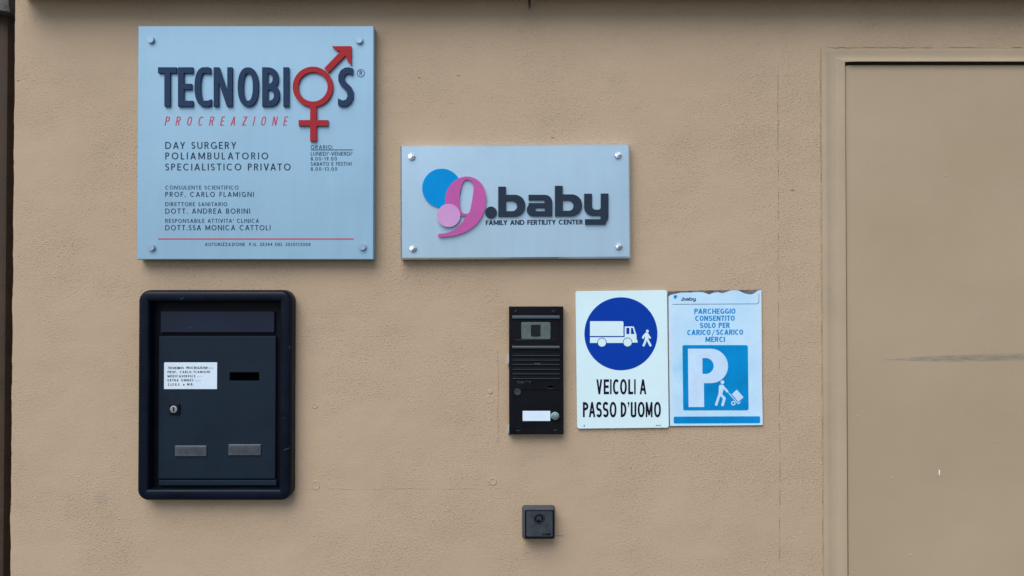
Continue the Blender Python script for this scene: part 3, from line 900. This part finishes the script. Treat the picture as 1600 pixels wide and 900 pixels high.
block('slot', (358.5, 581.5, 405, 594.5), BDp - .0004, BDp + .0003, M['black'], bdoor, .0003, .0002)  # solid black face stands in for the shade inside an open slot
block('lock', (264, 631, 280.5, 647.5), BDp - .0005, BDp + .0040, M['box_frame'], bdoor, .001, .001)
lathe('lock_cylinder', 271, 639.6, [(.0088, BDp + .003), (.0088, BDp + .0065), (.0082, BDp + .0075), (.006, BDp + .0077)], M['metal'], bdoor)
printed('keyhole', [[(270.2, 636), (271.8, 635.6), (272.3, 639), (272.0, 643), (270.4, 643.2), (270.0, 640)]], BDp + .0078, M['black'], bdoor)
for hx0, hy0, hx1, hy1 in ((273, 696.3, 322.5, 713.2), (356.5, 694.3, 407.5, 711.8)):
    nh = block('name_holder', (hx0, hy0, hx1, hy1), BDp - .0005, BDp + .0030, M['plastic_clear'], bdoor, .0008, .0016)
    block('card', (hx0 + 3.5, hy0 + 3.2, hx1 - 3.5, hy1 - 4), BDp + .002, BDp + .0034, M['card_strip'], bdoor, .0004, .0003)

for p_, d_ in (([(282, 467.2), (286.4, 465), (286.8, 465.5), (282.4, 467.8)], .0357), ([(296.4, 511.6), (298, 511.2), (298.2, 512.4), (296.8, 512.8)], .0150), ([(286, 616), (287.4, 615.6), (287.2, 617)], BDp),
              ([(341, 603.4), (342, 603), (342.2, 604.4)], BDp), ([(440.5, 652), (446, 653), (446, 653.6)], .0357), ([(443, 703), (452, 699.6), (452.2, 700.2), (443.4, 703.8)], .0357), ([(452, 540), (453, 541), (452.6, 546)], .0357)):
    printed('paint_chip', [p_], d_, M['ic_rib'], mb)

# ------------------------------------------------------------------ intercom
ID = .021
ic_c = W(838, 679)
ic = thing('video_intercom', 'black video door intercom with camera window, speaker grille and green-ringed button', 'intercom', (ic_c[0], 0, ic_c[1]))
ic['label'] = 'tall black video intercom with camera window, speaker grille and one call button'
block('housing', (795.3, 478.8, 880.5, 678.8), -.001, ID, M['ic_body'], ic, .0008, .0012, R(.1))
cI = crop(3.75, 770, 460)
def irect(x0, y0, x1, y1): return (x0 / 3.75 + 770, y0 / 3.75 + 460, x1 / 3.75 + 770, y1 / 3.75 + 460)
def ib(name, x0, y0, x1, y1, d0, d1, mat, r=.0004, ch=.0005, par=None):
    return block(name, irect(x0, y0, x1, y1), ID + d0, ID + d1, M[mat], par or ic, r, ch)
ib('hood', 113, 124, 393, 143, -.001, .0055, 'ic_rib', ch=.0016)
cam_m = ib('camera_module', 124, 148, 386, 264, -.001, .0015, 'ic_body', .002, .0008)
ib('lens_window', 167, 163, 338, 262, .001, .0024, 'glass', .0028, .0006)
ib('lens', 223, 176, 280, 247, .002, .0030, 'lens', .0024, .0005)
printed('trim_line', [cI(p) for p in strokes([(124, 257), (134, 266), (376, 264), (386, 255)], 3.0)], ID + .0001, M['ic_rib'], ic)
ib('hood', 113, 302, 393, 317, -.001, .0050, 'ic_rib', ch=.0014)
for yy in (357, 384, 410, 438, 465, 492):
    ib('grille_slat', 114, yy - 10, 394, yy + 2, -.001, .0030, 'ic_body', .0003, .0008)
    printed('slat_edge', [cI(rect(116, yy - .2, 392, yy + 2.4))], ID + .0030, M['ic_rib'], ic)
printed('microphone_mark', [cI(p) for p in strokes([(246, 404), (256, 408), (262, 404), (270, 408), (277, 404)], 4)], ID + .0032, M['ic_rib'], ic)
logo = strokes([(139, 509), (160, 509)], 2.2) + strokes([(145, 510), (150, 518), (162, 520), (170, 512)], 2.2) + strokes([(165, 509), (176, 509), (170, 520), (182, 518), (192, 508), (203, 508)], 2.2) + strokes([(206, 509), (223, 508), (214, 520)], 2.2)
printed('logo_mark', [cI(p) for p in logo], ID, M['ic_rib'], ic)
ib('microphone_slot', 324, 534, 352, 548, -.001, .0002, 'black')
printed('trim_line', [cI(rect(324, 549, 352, 551))], ID, M['ic_rib'], ic)
ib('groove', 170, 558, 392, 562, -.001, .0002, 'black')
lathe('lock_screw', 808.7, 612.5, [(.0078, ID - .001), (.0078, ID + .0008), (.0070, ID + .0016), (.0052, ID + .0016), (.0048, ID + .0004), (.002, ID + .0003)], M['key_face'], ic)
ib('name_plate', 175, 683, 337, 742, -.001, .0012, 'white_blank', .001, .0004)
lathe('call_button', 867.4, 650, [(.0100, ID - .001), (.0100, ID + .0040), (.0090, ID + .0056), (.0070, ID + .0060), (.0062, ID + .0052)], M['metal'], ic)
lathe('button_ring', 867.2, 650, [(.0068, ID + .0048), (.0066, ID + .0058), (.0050, ID + .0060)], M['button_green'], ic)  # plain green ring, no glow
lathe('button_cap', 868.2, 650.2, [(.0046, ID + .0048), (.0046, ID + .0070), (.0040, ID + .0076), (.002, ID + .0077)], M['metal'], ic)
for sx, sy in ((150, 788), (366, 786), (141, 105), (361, 106)):
    x, y = cI([(sx, sy)])[0]
    lathe('screw', x, y, [(.0058, ID - .001), (.0056, ID + .0004), (.0046, ID + .0007), (.0042, ID - .0002), (.001, ID - .0002)], M['ic_body'], ic, 16)
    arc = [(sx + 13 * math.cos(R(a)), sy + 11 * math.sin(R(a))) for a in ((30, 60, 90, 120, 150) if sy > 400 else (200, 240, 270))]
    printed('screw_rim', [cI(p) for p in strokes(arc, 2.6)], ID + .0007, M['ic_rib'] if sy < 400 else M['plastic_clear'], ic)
for bx, by, bw_, bh_ in ((794.6, 562, 2.1, 10), (795.0, 671, 2.3, 8)):
    n = 16
    ph = rnd.random() * 9
    lp = lambda f: [W(bx + bw_ * f * math.cos(2 * math.pi * k / n) * (1 + .3 * math.sin(2 * math.pi * k / n)), by + bh_ * f * math.sin(2 * math.pi * k / n)) for k in range(n)]
    loft('sealant', [(lp(1), -.001), (lp(.96), .004), (lp(.8), .006), (lp(.4), .007)], M['sealant'], ic, smooth=70)

# ------------------------------------------------------------------ key switch box
kc = W(842, 842)
KD = .034
ks = thing('key_switch', 'small square grey key switch box with a keyhole, below the intercom', 'key switch', (kc[0], 0, kc[1]))
fx, fz, fw, fh = rectw(819.5, 796.5, 866.5, 842.5, KD)
bxc, bzc, bw2, bh2 = rectw(815.8, 789.5, 867, 841.5, .003)
loft('housing', [(rr(bxc, bzc, bw2, bh2, .006), -.001), (rr(bxc, bzc, bw2, bh2, .006), .003), (rr(bxc, bzc, bw2 - .003, bh2 - .003, .005), .006),
                 (rr(fx, fz, fw, fh, .004), KD - .003), (rr(fx, fz, fw - .003, fh - .003, .003), KD - .0004), (rr(fx, fz, fw - .006, fh - .006, .003), KD)], M['key_base'], ks, smooth=40)
block('rim', (820, 797, 866.2, 842.3), KD - .012, KD + .0004, M['box_frame'], ks, .0035, .0015)
block('face_plate', (822.3, 799.2, 863.6, 838.5), KD - .002, KD + .0014, M['key_face'], ks, .0024, .0008)
KF = KD + .0014
lathe('lock_ring', 842.3, 810.6, [(.0128, KF - .001), (.0128, KF + .0003), (.0122, KF + .0004)], M['box_frame'], ks, 28)
lathe('lock_cylinder', 842.3, 810.6, [(.0118, KF - .001), (.0116, KF + .0006), (.0108, KF + .0010), (.0100, KF + .0002), (.0060, KF + .0001), (.0057, KF + .0012), (.0052, KF + .0016)], M['key_face'], ks, 28)
printed('keyhole', [circ(841.9, 812.8, 1.3, 14), [(840.9, 812.6), (842.9, 812.6), (842.8, 816), (841, 816)], [(841.4, 807.5), (842.4, 807.5), (842.4, 812), (841.4, 812)]], KF + .0016, M['black'], ks)
printed('lettering', text('CAME', 847.3, 836.6, 3.4, 12.5, 'wide', 0, slant=.25, bold=(.22, .2), track=.1), KF, M['black'], ks)

# ------------------------------------------------------------------ truck sign
VD = .0065
sgn = thing('truck_sign', 'white rectangular sign with blue truck disc and black walking pace wording', 'sign', (W(972, 668)[0], 0, W(972, 668)[1]))
SA = R(.62)
cx, cz = W(972.1, 561.6, VD)
sw, sh = rectw(900.4, 454, 1044, 668.8, VD)[2:]
loft('panel', [(rr(cx, cz, sw, sh, .0055, SA), .001), (rr(cx, cz, sw, sh, .0055, SA), VD - .0005), (rr(cx, cz, sw - .001, sh - .001, .005, SA), VD)], M['sign_white'], sgn, smooth=30, capback=True)
cs = crop(3.75, 885, 440)
ct = crop(11.246, 905, 480)
disc = printed('blue_disc', [cs(circ(319.5, 305.5, 214, 72))], VD, M['sign_blue'], sgn)
tr = [rrect(190, 246, 778, 506, 0, 26, 0, 0), [(190, 529), (800, 526), (800, 628), (190, 628)], [(799, 338), (945, 338), (962, 346), (1005, 485), (1010, 570), (1025, 590), (1025, 621), (799, 625)]]
th_ = [rect(828, 362, 883, 472), [(910, 362), (942, 362), (972, 472), (908, 472)], circ(400, 620, 83, 36), circ(850, 617, 83, 36)]
printed('truck_symbol', [ct(p) for p in tr], VD + .0004, M['sign_white'], sgn, [ct(p) for p in th_], lift=.0003)
printed('truck_wheel', [ct(circ(400, 620, 72, 32))], VD + .0004, M['sign_white'], sgn, lift=.0003)
printed('truck_wheel', [ct(circ(850, 617, 72, 32))], VD + .0004, M['sign_white'], sgn, lift=.0003)
wk = [circ(1198, 420, 25, 24), [(1160, 452), (1182, 444), (1206, 452), (1224, 478), (1214, 520), (1218, 566), (1190, 580), (1154, 566), (1156, 520), (1148, 480)]]
wk += strokes([(1172, 466), (1128, 516), (1122, 538)], 36) + strokes([(1198, 466), (1224, 512), (1244, 538)], 33) + strokes([(1174, 560), (1158, 612), (1132, 672)], 38) + strokes([(1196, 560), (1222, 614), (1252, 672)], 38)
printed('walker_symbol', [ct(p) for p in wk], VD + .0004, M['sign_white'], sgn, lift=.0003)
def sline(s, x0, x1, yb, h, **kw):
    x, y = cs([(x0, yb)])[0]
    printed('text_line', text(s, x, y, h / 3.75, (x1 - x0) / 3.75, 'cond', R(.35), **kw), VD, M['ink_black'], sgn)
cl = crop(1588 / 150, 900, 584)
def boxed(row, y0, y1):
    polys = []
    for ch, x0, x1 in row:
        o = 4 if ch in 'OCSU' else 0
        a0, a1 = (y0 - o if ch != 'U' else y0), y1 + o
        tx, ty = (31, 42) if ch not in 'I' else (25, 40)
        if ch in 'AVM': tx = 27
        for p in glyph(ch, x1 - x0, a1 - a0, tx, ty, 2.15): polys.append(cl([(x0 + a, a1 - b) for a, b in p]))
    return polys
printed('text_line', boxed([('V', 337, 433), ('E', 458, 547), ('I', 564, 588), ('C', 611, 714), ('O', 729, 840), ('L', 864, 946), ('I', 962, 988), ('A', 1054, 1163)], 92, 338), VD, M['ink_black'], sgn)
printed('text_line', boxed([('P', 114, 204), ('A', 213, 319), ('S', 333, 428), ('S', 443, 539), ('O', 557, 669), ('D', 740, 834), ('U', 905, 998), ('O', 1021, 1136), ('M', 1153, 1266), ('O', 1291, 1404)], 468, 717)
        + [cl([(856, 468), (882, 468), (882, 505), (872, 548), (856, 551), (866, 528), (868, 505), (856, 505)])], VD, M['ink_black'], sgn)
for x0, x1, y0 in ((101, 107, 839), (101, 108, 843), (101, 107, 847)):
    printed('maker_mark', [cs(rect(x0, y0, x1, y0 + 2))], VD, M['ink_navy'], sgn)
printed('maker_mark', [cs(rect(524 + k * 8, 840, 529 + k * 8, 845)) for k in range(4)], VD, M['ink_grey'], sgn)

# ------------------------------------------------------------------ parking notice
ND = .0035
pn = thing('parking_notice', 'faded light blue parking notice with torn top edge beside the truck sign', 'sign', (W(1118, 665)[0], 0, W(1118, 665)[1]))
c4 = crop(9, 1035, 445)
bk = [(1044.2, 455.2), (1100, 453.8), (1189.6, 452.6), (1190.6, 560), (1192.2, 664.9), (1120, 665.6), (1046.4, 666.2)]
solid2d('backing', [PX(bk, ND)], [], ND, .0005, M['backing'], pn)
torn = [(86, 172), (96, 158), (112, 144), (150, 136), (200, 124), (228, 116), (262, 110), (300, 112), (345, 107), (400, 109), (450, 104), (530, 103), (570, 106), (602, 116), (632, 128), (662, 137), (690, 124), (722, 112), (755, 108), (782, 104),
        (815, 112), (850, 118), (888, 106), (922, 95), (950, 84), (972, 80), (1000, 77), (1032, 78), (1062, 80), (1092, 92), (1122, 106), (1152, 119), (1182, 128), (1212, 134), (1244, 136), (1272, 130), (1296, 117), (1312, 108), (1330, 90), (1345, 80), (1392, 74)]
sheet_poly = c4(torn) + [(1190.2, 520), (1190.8, 600), (1191.9, 664.2), (1150, 664.7), (1046.9, 665.6), (1046.2, 610), (1045.2, 540)]
SD = ND + .0009
sheet = solid2d('printed_sheet', [PX(sheet_poly, SD)], [], SD, ND, M['poster'], pn)
printed('header_box', [c4(p) for p in strokes([(146, 273), (1325, 267), (1340, 263), (1352, 254), (1356, 240), (1358, 128)], 5.5)], SD, M['poster_navy'], pn)
printed('logo_mark', [c4([(162, 150), (196, 144), (208, 158), (203, 176), (190, 186), (186, 200), (170, 196), (158, 172)])], SD, M['poster_blue'], pn)
bs, bh = [], []
mp = lambda p: c4([(262 + (x - 62) * .1417, 172 + (y - 78) * .137) for x, y in p])
for sol, hol in baby():
    printed('small_lettering', [mp(p) for p in sol], SD, M['poster_navy'], pn, [mp(p) for p in hol])
for s, x0, x1, y0, h in (('PARCHEGGIO', 448, 1026, 408, 73), ('CONSENTITO', 460, 1016, 507, 73), ('SOLO PER', 526, 948, 606, 73), ('CARICO', 348, 676, 706, 73), ('SCARICO', 754, 1134, 702, 73), ('MERCI', 605, 878, 804, 73)):
    x, y = c4([(x0, y0)])[0]
    printed('text_line', text(s, x, y, h / 9, (x1 - x0) / 9, 'cond', R(.25), bold=(.225, .175), slant=.03, track=.11, sq=2.1), SD, M['poster_cyan'], pn)
printed('text_line', [c4([(692, 722), (701, 722), (738, 630), (729, 630)])], SD, M['poster_blue'], pn)
printed('parking_panel', [cs([(a[0] + (a[1] - 372) * .012, a[1]) for a in rrect(680, 372, 1063, 754, 9, 12, 12, 9)])], SD, M['poster_blue'], pn)
PD = SD + .0004
P_ = [rect(712, 393, 803, 735), rrect(730, 393, 946, 595, 0, 101, 101, 0)]
printed('parking_letter', [cs([(x + (y - 393) * .012, y) for x, y in p]) for p in P_], PD, M['poster_pale'], pn, [cs(rrect(797, 448, 863, 541, 0, 46, 46, 0))], lift=.0003)
ch_ = crop(15, 1105, 585)
man = [circ(357, 182, 44, 28), [(300, 244), (335, 238), (370, 244), (398, 268), (392, 330), (374, 390), (358, 440), (352, 480), (320, 512), (262, 490), (268, 420), (272, 340), (274, 280), (284, 256)]]
man += strokes([(355, 272), (428, 350), (474, 402)], 50) + strokes([(292, 470), (250, 590), (211, 710)], 58) + strokes([(312, 470), (404, 562), (360, 716)], 62)
man += strokes([(508, 438), (728, 690), (774, 648)], 22)
man += ring(612, 675, 52, 52, 0, 360, 24, 24, 2, 28)
man += [[(695, 358), (852, 535), (730, 646), (578, 464)]]
printed('porter_symbol', [ch_(p) for p in man], PD, M['poster_pale'], pn, lift=.0003)
printed('footer_bar', [cs([(x, y - (x - 628) * .004) for x, y in rrect(629, 791, 1135, 831, 8, 8, 8, 8)])], SD, M['poster_blue'], pn)
